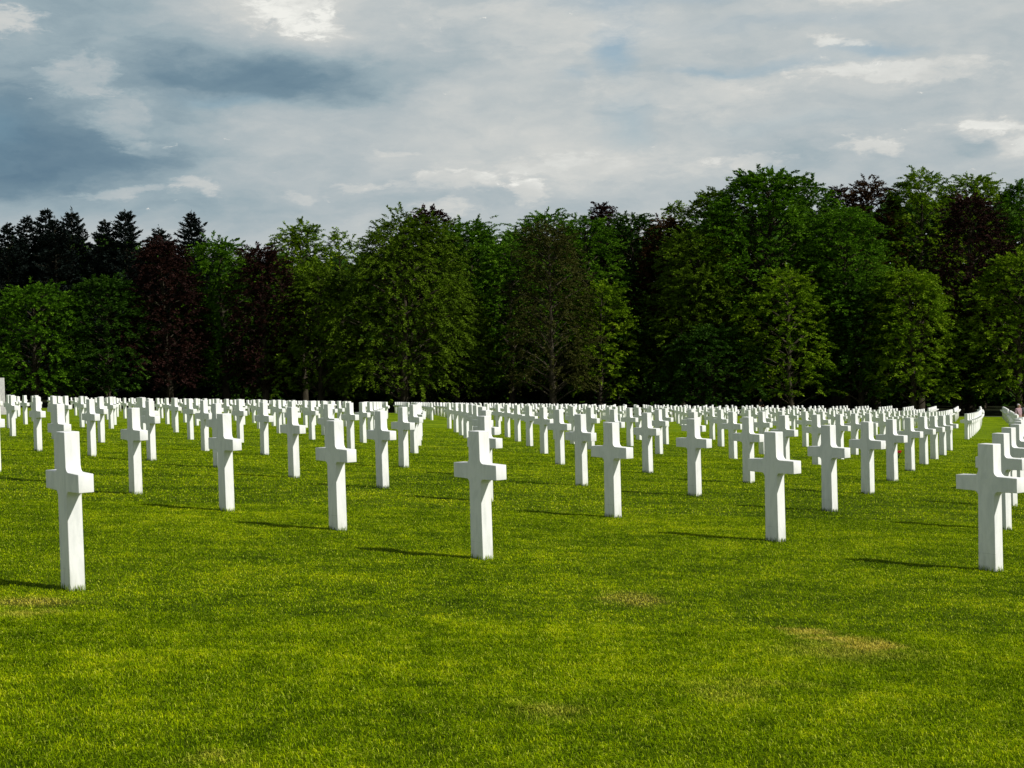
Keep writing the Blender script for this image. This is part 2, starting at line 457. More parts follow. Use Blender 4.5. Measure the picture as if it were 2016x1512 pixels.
def cross_mesh(name, fil, bev):
    bm = bmesh.new(); out = cross_outline(fil)
    # origin at the front right edge of the foot, as measured on the lawn
    ox_ = -CW1 / 2
    fr = [bm.verts.new((x + ox_, 0, z)) for x, z in out]
    f = bm.faces.new(fr)
    ret = bmesh.ops.extrude_face_region(bm, geom=[f])
    for g in ret['geom']:
        if isinstance(g, bmesh.types.BMVert): g.co.y += CD
    bmesh.ops.recalc_face_normals(bm, faces=bm.faces)
    if bev:
        ed = [e for e in bm.edges if len(e.link_faces) == 2 and e.calc_face_angle() > R(50)]
        bmesh.ops.bevel(bm, geom=ed, offset=bev, segments=2, affect='EDGES', profile=.6)
    me = bpy.data.meshes.new(name); bm.to_mesh(me); bm.free()
    me.materials.append(mt_marble)
    if fil > 2:
        for p in me.polygons: p.use_smooth = abs(p.normal.y) < .99 and p.area < .02
    return me


me_cross = cross_mesh('grave_cross', 6, .0045)
me_low = cross_mesh('grave_cross_far', 2, 0)

rng = np.random.default_rng(11)
graves = []
for i in list(range(0, 11)) + list(range(14, 27)) + list(range(29, 36)):
    for j in range(-12, 110):
        x, y = grave_pos(i, j)
        if i < 2 and j < 0: continue
        if y < 8 or y > 150 or abs(x) > .36 * y + 3: continue
        x2, y2 = grave_pos(i, j - 1)
        if i > 2 and (i, j - 1) not in MEAS and (i, j) in MEAS: x2, y2 = x + arc_pos(i, j - 1)[0] - arc_pos(i, j)[0], y + arc_pos(i, j - 1)[1] - arc_pos(i, j)[1]
        fn = arc_pos if i < 14 else grave_pos; ax, ay = fn(i, j); bx, by = fn(i, j - 1)
        yaw = math.atan2(by - ay, bx - ax) - R(.9) + R(rng.normal(0, .35))
        z = float(gz(x, y))
        u, vv = project((x, y, z + .5))
        graves.append(dict(i=i, j=j, p=(x, y, z), yaw=yaw, u=u, v=vv, tilt=(rng.normal(0, .0025), rng.normal(0, .003)), d=y))
vis = [g for g in graves if -25 < g['u'] < 2041]
vis.sort(key=lambda g: g['d'])
near = vis[:300]; nid = {id(g) for g in near}
rest = [g for g in graves if id(g) not in nid]
print('GRAVES', len(graves), 'visible', len(vis), 'near limit', near[-1]['d'])

ORD = ['first', 'second', 'third', 'fourth', 'fifth', 'sixth', 'seventh', 'eighth', 'ninth', 'tenth', 'eleventh', 'twelfth', 'thirteenth',
       'fourteenth', 'fifteenth', 'sixteenth', 'seventeenth', 'eighteenth', 'nineteenth', 'twentieth']
NAMED = {
    (0, 0): 'nearest and tallest looking white marble cross, standing foremost at the left',
    (1, 0): 'white marble cross nearest the middle, foremost in the centre of the lawn',
    (1, 1): 'white marble cross next behind the foremost central cross, to its left',
    (1, 2): 'white marble cross halfway between the foremost central cross and the nearest left one',
    (1, 3): 'white marble cross standing just right of the nearest left cross, farther back',
    (2, -1): 'big white marble cross foremost at the right edge of the lawn',
    (2, 0): 'white marble cross next to the foremost right edge cross, left of it',
    (2, 1): 'white marble cross halfway between the foremost central cross and the right hand one',
    (3, 1): 'white marble cross standing just behind and right of the big second from right',
    (3, 0): 'white marble cross partly hidden close behind the foremost right edge cross',
    (2, 2): 'white marble cross almost wholly hidden behind the foremost central cross',
}
by_row = {}
for g in near: by_row.setdefault(g['i'], []).append(g)
for i, L in by_row.items():
    L.sort(key=lambda g: g['j'])
    for k, g in enumerate(L): g['k'] = k


def grave_label(g):
    i, j = g['i'], g['j']
    if (i, j) in NAMED: return NAMED[(i, j)]
    if i <= 7 and g['k'] < 20:
        return 'white marble cross, %s from the right in the %s slanting row' % (ORD[g['k']], ORD[i])
    side = 'left' if g['u'] < 500 else 'left of centre' if g['u'] < 950 else 'right of centre' if g['u'] < 1450 else 'right'
    depth = 'in the middle distance' if g['d'] < 60 else 'in the far plot'
    return 'small white marble cross among many alike, %s, %s' % (depth, side)


proto = None
for g in near:
    if proto is None:
        o = proto = link('grave_cross', me_cross)
    else:
        o = proto.copy(); C.objects.link(o)
    o.location = g['p']; o.rotation_euler = (g['tilt'][0], g['tilt'][1], g['yaw'])
    tag(o, grave_label(g), 'grave cross', 'white marble crosses in curved rows on the lawn')

# the many hundreds beyond, as one mass
nv = len(me_low.vertices); co = np.zeros(nv * 3); me_low.vertices.foreach_get('co', co); co = co.reshape(-1, 3)
lf = {}
for p in me_low.polygons: lf.setdefault(len(p.vertices), []).append(list(p.vertices))
VV, FF, k = [], {n_: [] for n_ in lf}, 0
for g in rest:
    c_, s_ = math.cos(g['yaw']), math.sin(g['yaw'])
    VV.append(np.stack([co[:, 0] * c_ - co[:, 1] * s_ + g['p'][0], co[:, 0] * s_ + co[:, 1] * c_ + g['p'][1], co[:, 2] + g['p'][2]], 1))
    for n_, a in lf.items(): FF[n_].append(np.array(a) + k)
    k += nv
mt_mfar = plain('white_marble_far', (.80, .80, .77), .6)
far = link('far_grave_crosses', np_mesh('far_grave_crosses', np.concatenate(VV), [np.concatenate(a) for a in FF.values()], mt_mfar))
tag(far, 'hundreds of tiny white marble crosses in the farthest rows below the trees', 'grave crosses', kind='stuff')

# ------------------------------------------------------------------ grass blades
def blades(n, y0, y1, wid, hgt, seed, powr=1.0):
    r = np.random.default_rng(seed)
    # uniform over the wedge
    y = np.sqrt(r.uniform(y0 ** 2, y1 ** 2, n)); x = (r.uniform(-1, 1, n)) * (.385 * y + .6)
    cl = np.sin(x * 9.1 + 2 * np.sin(y * 3.3)) * np.sin(y * 7.7 + 2 * np.sin(x * 4.1))
    ang = r.uniform(0, 2 * np.pi, n)
    lean = r.uniform(.4, 1.5, n) * (1 + .3 * cl)
    h = hgt * r.uniform(.55, 1.25, n) * (1 + .18 * cl); wv = wid * r.uniform(.6, 1.3, n)
    z = gz(x, y) - .014
    d = np.stack([np.cos(ang), np.sin(ang)], 1); s = np.stack([-d[:, 1], d[:, 0]], 1)
    # curl the blade: base, knee, tip
    tw = r.normal(0, .5, n); d2 = np.stack([np.cos(ang + tw), np.sin(ang + tw)], 1)
    b0 = np.stack([x, y], 1)
    k1 = b0 + d * (lean * h * .35)[:, None]; z1 = z + h * .62
    k2 = k1 + d2 * (lean * h * .75)[:, None]; z2 = z + h * (.62 + .5 * np.maximum(-.2, 1 - lean * .85))
    hw = (wv / 2)[:, None]
    V = np.empty((n, 5, 3), np.float32)
    V[:, 0, :2] = b0 - s * hw; V[:, 1, :2] = b0 + s * hw; V[:, 0, 2] = z; V[:, 1, 2] = z
    V[:, 2, :2] = k1 + s * hw * .9; V[:, 3, :2] = k1 - s * hw * .9; V[:, 2, 2] = z1; V[:, 3, 2] = z1
    V[:, 4, :2] = k2; V[:, 4, 2] = z2
    rn = r.uniform(0, 1, n)
    return V.reshape(-1, 3), np.repeat(rn, 5), np.tile([0, 0, .6, .6, 1.0], n)


parts = [blades(520000, 4.6, 9.5, .0030, .021, 1), blades(560000, 9.5, 18, .0044, .017, 2), blades(380000, 18, 36, .009, .020, 3), blades(240000, 36, 66, .017, .020, 4)]


def collar(seed):
    """longer blades the mower leaves against the stones"""
    r = np.random.default_rng(seed); X, Y, Z, A_ = [], [], [], []
    for g in near:
        if g['d'] > 32: continue
        n = 170; t_ = r.uniform(0, 1, n); side = r.integers(0, 4, n); o_ = np.abs(r.normal(0, .011, n)) + .002
        lx = np.where(side == 0, -CW1 * t_, np.where(side == 1, -CW1 * t_, np.where(side == 2, o_, -CW1 - o_)))
        ly = np.where(side == 0, -o_, np.where(side == 1, CD + o_, CD * t_))
        c_, s_ = math.cos(g['yaw']), math.sin(g['yaw'])
        X.append(g['p'][0] + lx * c_ - ly * s_); Y.append(g['p'][1] + lx * s_ + ly * c_)
        A_.append(np.where(side == 0, -1.57, np.where(side == 1, 1.57, np.where(side == 2, 0, 3.14))) + g['yaw'] + r.normal(0, .9, n))
    x = np.concatenate(X); y = np.concatenate(Y); a = np.concatenate(A_); n = len(x)
    h = r.uniform(.02, .062, n); wv = .0034; z = gz(x, y) - .016
    d = np.stack([np.cos(a), np.sin(a)], 1); s2 = np.stack([-d[:, 1], d[:, 0]], 1) * wv / 2; b0 = np.stack([x, y], 1); ln_ = r.uniform(.0, .5, n)
    V = np.empty((n, 5, 3), np.float32)
    V[:, 0, :2] = b0 - s2; V[:, 1, :2] = b0 + s2; V[:, 0, 2] = V[:, 1, 2] = z
    k1 = b0 + d * (ln_ * h * .3)[:, None]; V[:, 2, :2] = k1 + s2; V[:, 3, :2] = k1 - s2; V[:, 2, 2] = V[:, 3, 2] = z + h * .6
    V[:, 4, :2] = b0 + d * (ln_ * h)[:, None]; V[:, 4, 2] = z + h
    return V.reshape(-1, 3), np.repeat(r.uniform(0, .9, n), 5), np.tile([0, 0, .6, .6, 1.0], n)


parts.append(collar(9))
V = np.concatenate([p[0] for p in parts]); rn = np.concatenate([p[1] for p in parts]); tp = np.concatenate([p[2] for p in parts])
nb = len(V) // 5; base_i = np.arange(nb)[:, None] * 5
quads = base_i + np.array([[0, 1, 2, 3]]); tris = base_i + np.array([[3, 2, 4]])
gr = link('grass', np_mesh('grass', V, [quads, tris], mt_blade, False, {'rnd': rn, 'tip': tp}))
tag(gr, 'short mown bright green lawn grass growing round the crosses', 'grass', kind='stuff')
del V, parts


# ------------------------------------------------------------------ trees
def tubes(segs):
    """segs: list of (p0, p1, r0, r1) -> verts, quads (7 sided)"""
    V, Q = [], []; k = 0; N = 6
    a = np.arange(N) * 2 * np.pi / N
    for p0, p1, r0, r1 in segs:
        p0 = np.array(p0, float); p1 = np.array(p1, float); d = p1 - p0; L = np.linalg.norm(d)
        if L < 1e-6: continue
        d /= L; u = np.cross(d, (0, 0, 1.0) if abs(d[2]) < .9 else (1.0, 0, 0)); u /= np.linalg.norm(u); v_ = np.cross(d, u)
        ring = np.cos(a)[:, None] * u + np.sin(a)[:, None] * v_
        V += [p0 + ring * r0, p1 + ring * r1]
        for s in range(N): Q.append([k + s, k + (s + 1) % N, k + N + (s + 1) % N, k + N + s])
        k += 2 * N
    return np.concatenate(V), np.array(Q)


def leaf_quads(P, D, S, ln, wd, r):
    """diamond leaves at P, pointing D, side S"""
    n = len(P)
    V = np.empty((n, 4, 3), np.float32)
    L = (ln * r.uniform(.6, 1.35, n))[:, None]; W = (wd * r.uniform(.7, 1.3, n))[:, None]
    V[:, 0] = P; V[:, 1] = P + D * L * .45 + S * W * .5; V[:, 2] = P + D * L; V[:, 3] = P + D * L * .45 - S * W * .5
    return V


def unit(a): return a / np.maximum(np.linalg.norm(a, axis=-1, keepdims=True), 1e-9)


def broadleaf(H, Rr, r, n_clump=95, base_t=.04, dens=1.0, leaf=.36, droop=0.0, layered=.5, shape=.62, lob=.22):
    """crown leaves + wood of a tree H tall and Rr in radius, foot at the origin"""
    ph = r.uniform(0, 6.28, 8)
    wood = []; ax = np.array([r.normal(0, .02) * H, r.normal(0, .02) * H])
    nt = 7; pr = np.zeros(3)
    for k in range(nt):
        tt = (k + 1) / nt * .93
        pn = np.array([ax[0] * tt + r.normal(0, .08), ax[1] * tt + r.normal(0, .08), H * tt])
        wood.append((pr, pn, .022 * H * (1 - k / nt) ** .9 + .03, .022 * H * (1 - (k + 1) / nt) ** .9 + .03)); pr = pn

    def env(tq, an):
        t2 = np.clip((tq - shape * .62) / (1 - shape * .62), 0, 1)
        f = np.sqrt(np.maximum(0, 1 - t2 ** 2.1)) * (.38 + .62 * np.sin(np.clip(tq / (shape * .62), 0, 1) * np.pi / 2))
        lb = 1 + lob * np.sin(2 * an + ph[0] + 4 * tq) * np.sin(5 * tq + ph[1]) + lob * .7 * np.sin(3 * an + ph[2] - 7 * tq) + lob * .4 * np.sin(5 * an + ph[3] + 13 * tq)
        return Rr * f * np.clip(lb, .55, 1.2)
    tq = base_t + (1 - base_t) * (1 - (1 - (np.arange(n_clump) + r.uniform(0, 1, n_clump)) / n_clump) ** 1.12) * .97
    an = (np.arange(n_clump) * 2.39996 + r.normal(0, .35, n_clump))
    rad = env(tq, an) * r.uniform(.62, .98, n_clump)
    inner = r.uniform(0, 1, n_clump) < .16; rad[inner] *= .55
    cc = np.stack([np.cos(an) * rad + ax[0] * tq, np.sin(an) * rad + ax[1] * tq, tq * H], 1)
    Ps, Ds, Ss = [], [], []
    for c, a_, t0, rd in zip(cc, an, tq, rad):
        o0 = np.array([ax[0] * t0, ax[1] * t0, max(H * t0 - rd * .45 - .3, H * .05)])
        mid = (o0 + c) / 2 + np.array([0, 0, .25])
        wood.append((o0, mid, .04 + .012 * rd, .03 + .006 * rd)); wood.append((mid, c, .03 + .006 * rd, .02))
        ns = int(13 * dens * r.uniform(.6, 1.4)); cs = min(Rr, 5.5) * .25 * r.uniform(.7, 1.35)
        out = np.array([math.cos(a_), math.sin(a_), 0.0])
        off = np.clip(r.normal(0, 1, (ns, 3)), -1.5, 1.5) * np.array([cs, cs, cs * (1 - layered * .72)]) * .62
        # layered clumps fall away outward
        dd = off @ out
        off[:, 2] -= dd * (.12 + droop)
        tw = c + off
        dirv = unit(out * r.uniform(.5, 1.2, (ns, 1)) + unit(off + 1e-6) * .8 + np.array([0, 0, 1]) * (.10 + .45 * max(0, t0 - .55) - droop) + r.normal(0, .25, (ns, 3)))
        for p_, d_ in zip(tw, dirv):
            L = r.uniform(.7, 1.5) * (.45 + min(Rr, 6) * .08); nl = int(33 * L + 6)
            s_ = np.linspace(0, 1, nl)[:, None]
            pts = p_ + d_ * L * s_ + np.array([0, 0, -.22 * L]) * s_ ** 2 + r.normal(0, .05, (nl, 3))
            side = unit(np.cross(d_, [0, 0, 1.0]))
            sg = np.where(np.arange(nl) % 2 == 0, 1, -1)[:, None]
            ld = unit(d_ * r.uniform(.5, 1.0, (nl, 1)) + side * sg * r.uniform(.4, 1.1, (nl, 1)) + r.normal(0, .28, (nl, 3)))
            nu = unit(np.array([0, 0, 1.0]) + r.normal(0, .42, (nl, 3)))
            Ps.append(pts); Ds.append(ld); Ss.append(unit(np.cross(nu, ld)))
    # twigs filling the outer shell, so the outline closes into a dome
    ns = int(n_clump * 5.0 * dens)
    t1 = base_t + (1 - base_t) * (1 - r.uniform(0, 1, ns) ** 1.15) * .985; a1 = r.uniform(0, 6.283, ns)
    ra = env(t1, a1) * r.uniform(.80, .99, ns)
    for p0_, p1_, p2_, ca, sa in zip(ax[0] * t1 + ra * np.cos(a1), ax[1] * t1 + ra * np.sin(a1), t1 * H, np.cos(a1), np.sin(a1)):
        th_ = p2_ / H
        d_ = unit(np.array([ca, sa, -.1 - droop + .9 * max(0, th_ - .6)]) + r.normal(0, .25, 3)); L = r.uniform(.7, 1.3) * (.4 + min(Rr, 6) * .08)
        nl = int(30 * L + 6); s_ = np.linspace(0, 1, nl)[:, None]
        pts = np.array([p0_, p1_, p2_]) + d_ * L * (s_ - .35) + np.array([0, 0, -.2 * L]) * s_ ** 2 + r.normal(0, .05, (nl, 3))
        side = unit(np.cross(d_, [.01, 0, 1.0])); sg = np.where(np.arange(nl) % 2 == 0, 1, -1)[:, None]
        ld = unit(d_ * r.uniform(.5, 1.0, (nl, 1)) + side * sg * r.uniform(.4, 1.1, (nl, 1)) + r.normal(0, .28, (nl, 3)))
        nu = unit(np.array([0, 0, 1.0]) + r.normal(0, .42, (nl, 3)))
        Ps.append(pts); Ds.append(ld); Ss.append(unit(np.cross(nu, ld)))
    P, D, S = np.concatenate(Ps), np.concatenate(Ds), np.concatenate(Ss)
    return leaf_quads(P, D, S, leaf * .70, leaf * .42, r), wood


def conifer(H, Rr, r, dens=1.0):
    wood = []; pr = np.zeros(3)
    for k in range(6):
        pn = np.array([r.normal(0, .05), r.normal(0, .05), H * (k + 1) / 6]); wood.append((pr, pn, .3 * (1 - k / 6) + .02, .3 * (1 - (k + 1) / 6) + .02)); pr = pn
    Ps, Ds, Ss = [], [], []
    z = H * .10; ph = r.uniform(0, 6.28)
    while z < H - .35:
        t0 = z / H; nbz = max(4, int(9 - 4 * t0)); rr = 1.35 * Rr * (1 - math.exp(-(H - z) * .60 / Rr)) * r.uniform(.70, 1.12) + .06
        for q_ in range(nbz):
            a_ = ph + q_ * 6.283 / nbz + r.normal(0, .25); L = rr * r.uniform(.65, 1.15)
            out = np.array([math.cos(a_), math.sin(a_), 0])
            rise = .55 * t0 - .12 + r.normal(0, .08)
            p0 = np.array([0, 0, z + r.normal(0, .12)]); tip_ = p0 + out * L + np.array([0, 0, L * (rise - .10)])
            wood.append((p0, tip_, .035, .012))
            nl = int((L * 42 + 12) * dens)
            s_ = r.uniform(.12, 1.05, (nl, 1)) ** .8
            side = np.array([-out[1], out[0], 0]); lat = r.uniform(-1, 1, (nl, 1)) * .42 * L * (1.1 - s_)
            pts = p0 + out * L * s_ + np.array([0, 0, 1.0]) * (L * rise * s_ - .22 * L * np.sin(s_ * 2.6) * .6) + side * lat + r.normal(0, .05, (nl, 3))
            pts[:, 2] -= np.abs(lat[:, 0]) * .25
            ld = unit(out * .8 + side * np.sign(lat) * .7 + np.array([0, 0, .05 + .5 * t0]) + r.normal(0, .3, (nl, 3)))
            nu = unit(np.array([0, 0, 1.0]) + r.normal(0, .6, (nl, 3)))
            Ps.append(pts); Ds.append(ld); Ss.append(unit(np.cross(nu, ld)))
        ph += 1.1; z += .38 * r.uniform(.7, 1.4)
    nl = 14; Ps.append(np.array([0, 0, H - .5]) + r.normal(0, 1, (nl, 3)) * (.05, .05, .25)); Ds.append(unit(r.normal(0, .5, (nl, 3)) + (0, 0, 1.3))); Ss.append(unit(r.normal(0, 1, (nl, 3))))
    P, D, S = np.concatenate(Ps), np.concatenate(Ds), np.concatenate(Ss)
    return leaf_quads(P, D, S, .36, .16, r), wood


def build_tree(name, label, kind, px, ytop, hw, Y, seed, **kw):
    r = np.random.default_rng(seed)
    top = unproject(px, ytop, Y); zb = float(gz(top[0], Y)) - .05
    H = (top[2] - zb) * (.985 if kind != 'needle' else 1.0); Rr = hw / F_PX * Y * (1.34 if kind not in ('needle', 'copper', 'bare') else 1.15)
    if kind == 'needle': LV, wood = conifer(H, Rr, r, **kw)
    else: LV, wood = broadleaf(H / .985, Rr, r, **kw)
    root = bpy.data.objects.new(name, None); C.objects.link(root); root.location = (top[0], Y, zb)
    root.empty_display_size = .5
    tag(root, label, 'tree', 'trees standing behind the field of crosses')
    n = len(LV); rn = np.repeat(r.uniform(0, 1, n), 4)
    link('crown', np_mesh('crown', LV.reshape(-1, 3), [np.arange(n * 4).reshape(n, 4)], LM[kind], False, {'rnd': rn}), root)
    wv, wq = tubes(wood)
    link('trunk', np_mesh('trunk', wv, [wq], mt_bark, True), root)
    return n


FRONT = [  # name, label, kind, centre px, top px, half width px, distance, options
    ('beech_tree', 'low rounded bright green tree at the far left edge of the wood', 'green', 62, 566, 78, 158, dict(base_t=.15, n_clump=80, layered=.8)),
    ('beech_tree', 'deep green tree between the low round green tree and the big copper tree at left', 'deep', 205, 548, 68, 160, dict(base_t=.15, n_clump=80, layered=.9)),
    ('copper_beech', 'broad dark copper coloured tree in front of the spruces at left', 'copper', 325, 476, 68, 163, dict(base_t=.15, n_clump=100, layered=.6)),
    ('beech_tree', 'bright green tree between the two dark copper trees at left', 'green', 440, 474, 66, 168, dict(base_t=.15, n_clump=90, layered=.7)),
    ('copper_beech', 'slender dark copper tree, second copper one from the left', 'copper', 514, 487, 50, 163, dict(base_t=.15, n_clump=90, layered=.3, leaf=.32)),
    ('larch_tree', 'yellowish olive tree just right of the slender copper tree', 'olive', 622, 530, 72, 164, dict(base_t=.15, n_clump=85, layered=.6, droop=.15)),
    ('hornbeam_tree', 'big rounded olive green tree left of the centre with leaves down to the ground', 'olive', 787, 434, 98, 160, dict(base_t=.15, n_clump=140, layered=.25, droop=.28)),
    ('hornbeam_tree', 'dim olive tree in the gap right of the big rounded olive tree', 'olive', 893, 560, 50, 170, dict(base_t=.15, n_clump=55, layered=.4)),
    ('beech_tree', 'mid green tree standing left of the thin leafless looking tree', 'green', 1000, 478, 62, 172, dict(base_t=.15, n_clump=80, layered=.9)),
    ('bare_tree', 'thin brownish tree with visible pale trunk and hardly any leaves', 'bare', 1080, 445, 76, 161, dict(base_t=.15, n_clump=120, dens=.8, layered=.8, leaf=.27, droop=.12)),
    ('young_oak', 'small yellow olive tree touching the right side of the thin brownish tree', 'fresh', 1175, 560, 50, 165, dict(base_t=.15, n_clump=50, layered=.8, dens=.8)),
    ('yew_bush', 'low bluish green bush in the dark gap right of the centre', 'deep', 1287, 648, 48, 168, dict(base_t=.15, n_clump=40, layered=.4)),
    ('beech_tree', 'olive green tree leaning over the dark gap, left of the biggest tree', 'olive', 1375, 455, 72, 166, dict(base_t=.15, n_clump=90, layered=.5)),
    ('beech_tree', 'biggest and tallest green tree with a high rounded top, right of the centre', 'green', 1520, 337, 128, 170, dict(base_t=.15, n_clump=240, layered=.7, leaf=.42)),
    ('beech_tree', 'green tree filling the right flank of the biggest tree', 'green', 1660, 412, 78, 165, dict(base_t=.15, n_clump=100, layered=.85)),
    ('young_oak', 'yellow green tree growing in front of the biggest tree', 'fresh', 1552, 535, 60, 159, dict(base_t=.15, n_clump=70, layered=.9, dens=.7)),
    ('hazel_bush', 'low dark green bushy tree at the foot of the biggest tree, on its left', 'deep', 1400, 650, 70, 160, dict(base_t=.15, n_clump=60, layered=.9)),
    ('young_beech', 'light green layered tree in front of the tall copper tree at right', 'fresh', 1795, 532, 66, 159, dict(base_t=.15, n_clump=80, layered=.95)),
    ('copper_beech', 'tall dark copper tree near the right edge, the largest copper one', 'copper', 1902, 388, 70, 168, dict(base_t=.15, n_clump=120, layered=.3, leaf=.32)),
    ('young_oak', 'yellowish green tree at the very right edge, reaching low', 'fresh', 2000, 505, 76, 160, dict(base_t=.15, n_clump=90, layered=.7)),
    ('beech_tree', 'dim green low tree between the light layered tree and the right edge tree', 'deep', 1890, 650, 60, 164, dict(base_t=.15, n_clump=50, layered=.9)),
    ('beech_tree', 'dark green tree in the shade left of the light layered tree', 'deep', 1690, 560, 60, 161, dict(base_t=.15, n_clump=60, layered=.9)),
]
BACK = [
    ('spruce_tree', 'dark spruce at the far left edge, its top the lowest of the row', 'needle', 14, 440, 42, 186, {}),
    ('spruce_tree', 'dark spruce, second from the left edge', 'needle', 52, 426, 40, 188, {}),
    ('spruce_tree', 'dark narrow spruce with the sharpest top, third from the left edge', 'needle', 89, 411, 38, 190, {}),
    ('spruce_tree', 'short dark spruce top wedged between two taller spruces', 'needle', 108, 428, 32, 186, {}),
    ('spruce_tree', 'wide dark spruce left of the gap in the spruce row', 'needle', 141, 411, 50, 188, {}),
    ('spruce_tree', 'dark spruce leaning into its taller right neighbour', 'needle', 206, 431, 42, 188, {}),
    ('spruce_tree', 'broad dark spruce just left of the big copper tree', 'needle', 246, 413, 54, 187, {}),
    ('spruce_tree', 'small spruce tip poking out above the copper tree', 'needle', 312, 446, 34, 190, {}),
    ('spruce_tree', 'lone dark spruce rising right of the big copper tree', 'needle', 376, 418, 48, 186, {}),
    ('beech_tree', 'fresh green treetop rising between slender copper tree and the sparse top', 'fresh', 590, 444, 56, 182, dict(n_clump=80, base_t=.3)),
    ('birch_tree', 'sparse airy treetop showing sky between its leaves', 'fresh', 672, 452, 36, 184, dict(n_clump=42, base_t=.3, dens=.55)),
    ('copper_beech', 'dark purple treetop behind the big rounded olive tree', 'copper', 832, 411, 62, 184, dict(n_clump=80, base_t=.3)),
    ('beech_tree', 'flat topped green tree right of the dark purple treetop', 'green', 930, 434, 68, 180, dict(n_clump=95, base_t=.1)),
    ('beech_tree', 'broad green treetop above the thin brownish tree', 'green', 1060, 420, 74, 182, dict(n_clump=100, base_t=.15)),
    ('beech_tree', 'green tree behind the small yellow olive tree', 'green', 1150, 428, 60, 178, dict(n_clump=95, base_t=.05)),
    ('copper_beech', 'blackish purple crest on the skyline right of the centre', 'copper', 1203, 402, 42, 190, dict(n_clump=50, base_t=.5)),
    ('beech_tree', 'dark green tree over the black gap right of the centre', 'deep', 1252, 420, 56, 184, dict(n_clump=80, base_t=.25)),
    ('copper_beech', 'dull reddish tree half hidden left of the biggest tree', 'rust', 1322, 430, 48, 180, dict(n_clump=70, base_t=.2)),
    ('birch_tree', 'pale small treetop on the skyline left of the biggest tree', 'fresh', 1332, 400, 26, 188, dict(n_clump=30, base_t=.5, dens=.7)),
    ('hornbeam_tree', 'sloping olive treetop leaning on the left of the biggest tree', 'olive', 1405, 378, 66, 178, dict(n_clump=100, base_t=.15)),
    ('copper_beech', 'small dark purple crest just right of the biggest tree', 'copper', 1636, 370, 38, 190, dict(n_clump=45, base_t=.5)),
    ('copper_beech', 'rusty brown rounded treetop on the skyline at right', 'rust', 1716, 354, 58, 186, dict(n_clump=85, base_t=.3)),
    ('beech_tree', 'yellowish green tall treetop right of the rusty brown one', 'fresh', 1802, 337, 66, 184, dict(n_clump=110, base_t=.15)),
    ('beech_tree', 'bright green tree behind the largest copper tree', 'fresh', 1925, 343, 62, 186, dict(n_clump=110, base_t=.15)),
    ('beech_tree', 'green treetop cut by the right edge of the view', 'green', 2016, 358, 46, 184, dict(n_clump=90, base_t=.15)),
    ('beech_tree', 'dark green tree in deep shade behind the two left copper trees', 'deep', 470, 560, 60, 182, dict(n_clump=60, base_t=.05)),
    # just outside the frame, so a step to the side still meets the wood
    ('spruce_tree', 'dark spruce beyond the left edge of the view', 'needle', -60, 430, 50, 187, {}),
    ('beech_tree', 'green tree beyond the left edge of the view', 'green', -90, 560, 80, 160, dict(n_clump=70, layered=.8)),
    ('beech_tree', 'green tree beyond the right edge of the view', 'green', 2130, 400, 90, 166, dict(n_clump=90)),
]
random.seed(3)
tot = 0
for k, a in enumerate(FRONT + BACK):
    tot += build_tree(*a[:7], 100 + k, **a[7])
print('LEAVES', tot)

# the wood behind, one dark mass
r = np.random.default_rng(77)
sk = [(-300, 470), (0, 470), (250, 450), (400, 500), (600, 490), (700, 490), (850, 450), (1000, 450), (1200, 440), (1300, 440), (1400, 420), (1520, 380), (1650, 400), (1800, 370), (2016, 380), (2400, 400)]
n = 150000
yy = r.uniform(194, 214, n); pxs = r.uniform(-300, 2320, n)
tops = np.interp(pxs + 30 * np.sin(pxs * .05), [s[0] for s in sk], [s[1] for s in sk]) + 14 * np.sin(pxs * .11) + 25
X = (pxs - 1008) / F_PX * yy
Zt = (756 - tops) / F_PX * yy - (.0263 + .026 * (pxs - 1008) / F_PX) * yy
Zb = gz(X, yy)
Z = Zb + (Zt - Zb) * r.uniform(0, 1, n)
P = np.stack([X, yy, Z], 1); D = unit(r.normal(0, 1, (n, 3)) * (1, 1, .5)); S = unit(np.cross(D, unit(r.normal(0, .5, (n, 3)) + (0, -.5, 1))))
LV = leaf_quads(P, D, S, 1.2, .8, r)
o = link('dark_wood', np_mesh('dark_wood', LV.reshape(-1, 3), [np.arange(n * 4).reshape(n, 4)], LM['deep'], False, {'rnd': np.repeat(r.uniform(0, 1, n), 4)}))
tag(o, 'dense dark wood filling the gaps behind the front trees', 'wood', kind='stuff')

# ------------------------------------------------------------------ tall stone pillar at the left edge
mt_stone = plain('grey_stone', (.42, .41, .40))
pz = unproject(-4, 744, 92); bz = float(gz(pz[0], 92))
root = bpy.data.objects.new('stone_pillar', None); C.objects.link(root); root.location = (pz[0], 92, bz); root.rotation_euler = (0, 0, R(-40))
tag(root, 'tall plain grey stone pillar rising above the crosses at the left edge', 'pillar')
hh = pz[2] - bz


def box_mesh(name, sx, sy, z0, z1, mat, bev=.02, taper=1.0):
    bm = bmesh.new(); bmesh.ops.create_cube(bm, size=1)
    for v_ in bm.verts:
        k_ = taper if v_.co.z > 0 else 1
        v_.co = Vector((v_.co.x * sx * k_, v_.co.y * sy * k_, z0 + (v_.co.z + .5) * (z1 - z0)))
    bmesh.ops.bevel(bm, geom=bm.edges[:], offset=bev, segments=2, affect='EDGES')
    me = bpy.data.meshes.new(name); bm.to_mesh(me); bm.free(); me.materials.append(mat); return me


link('shaft', box_mesh('shaft', .55, .55, .30, hh, mt_stone, .015, .97), root)
link('plinth', box_mesh('plinth', .80, .80, -.2, .30, mt_stone), root)

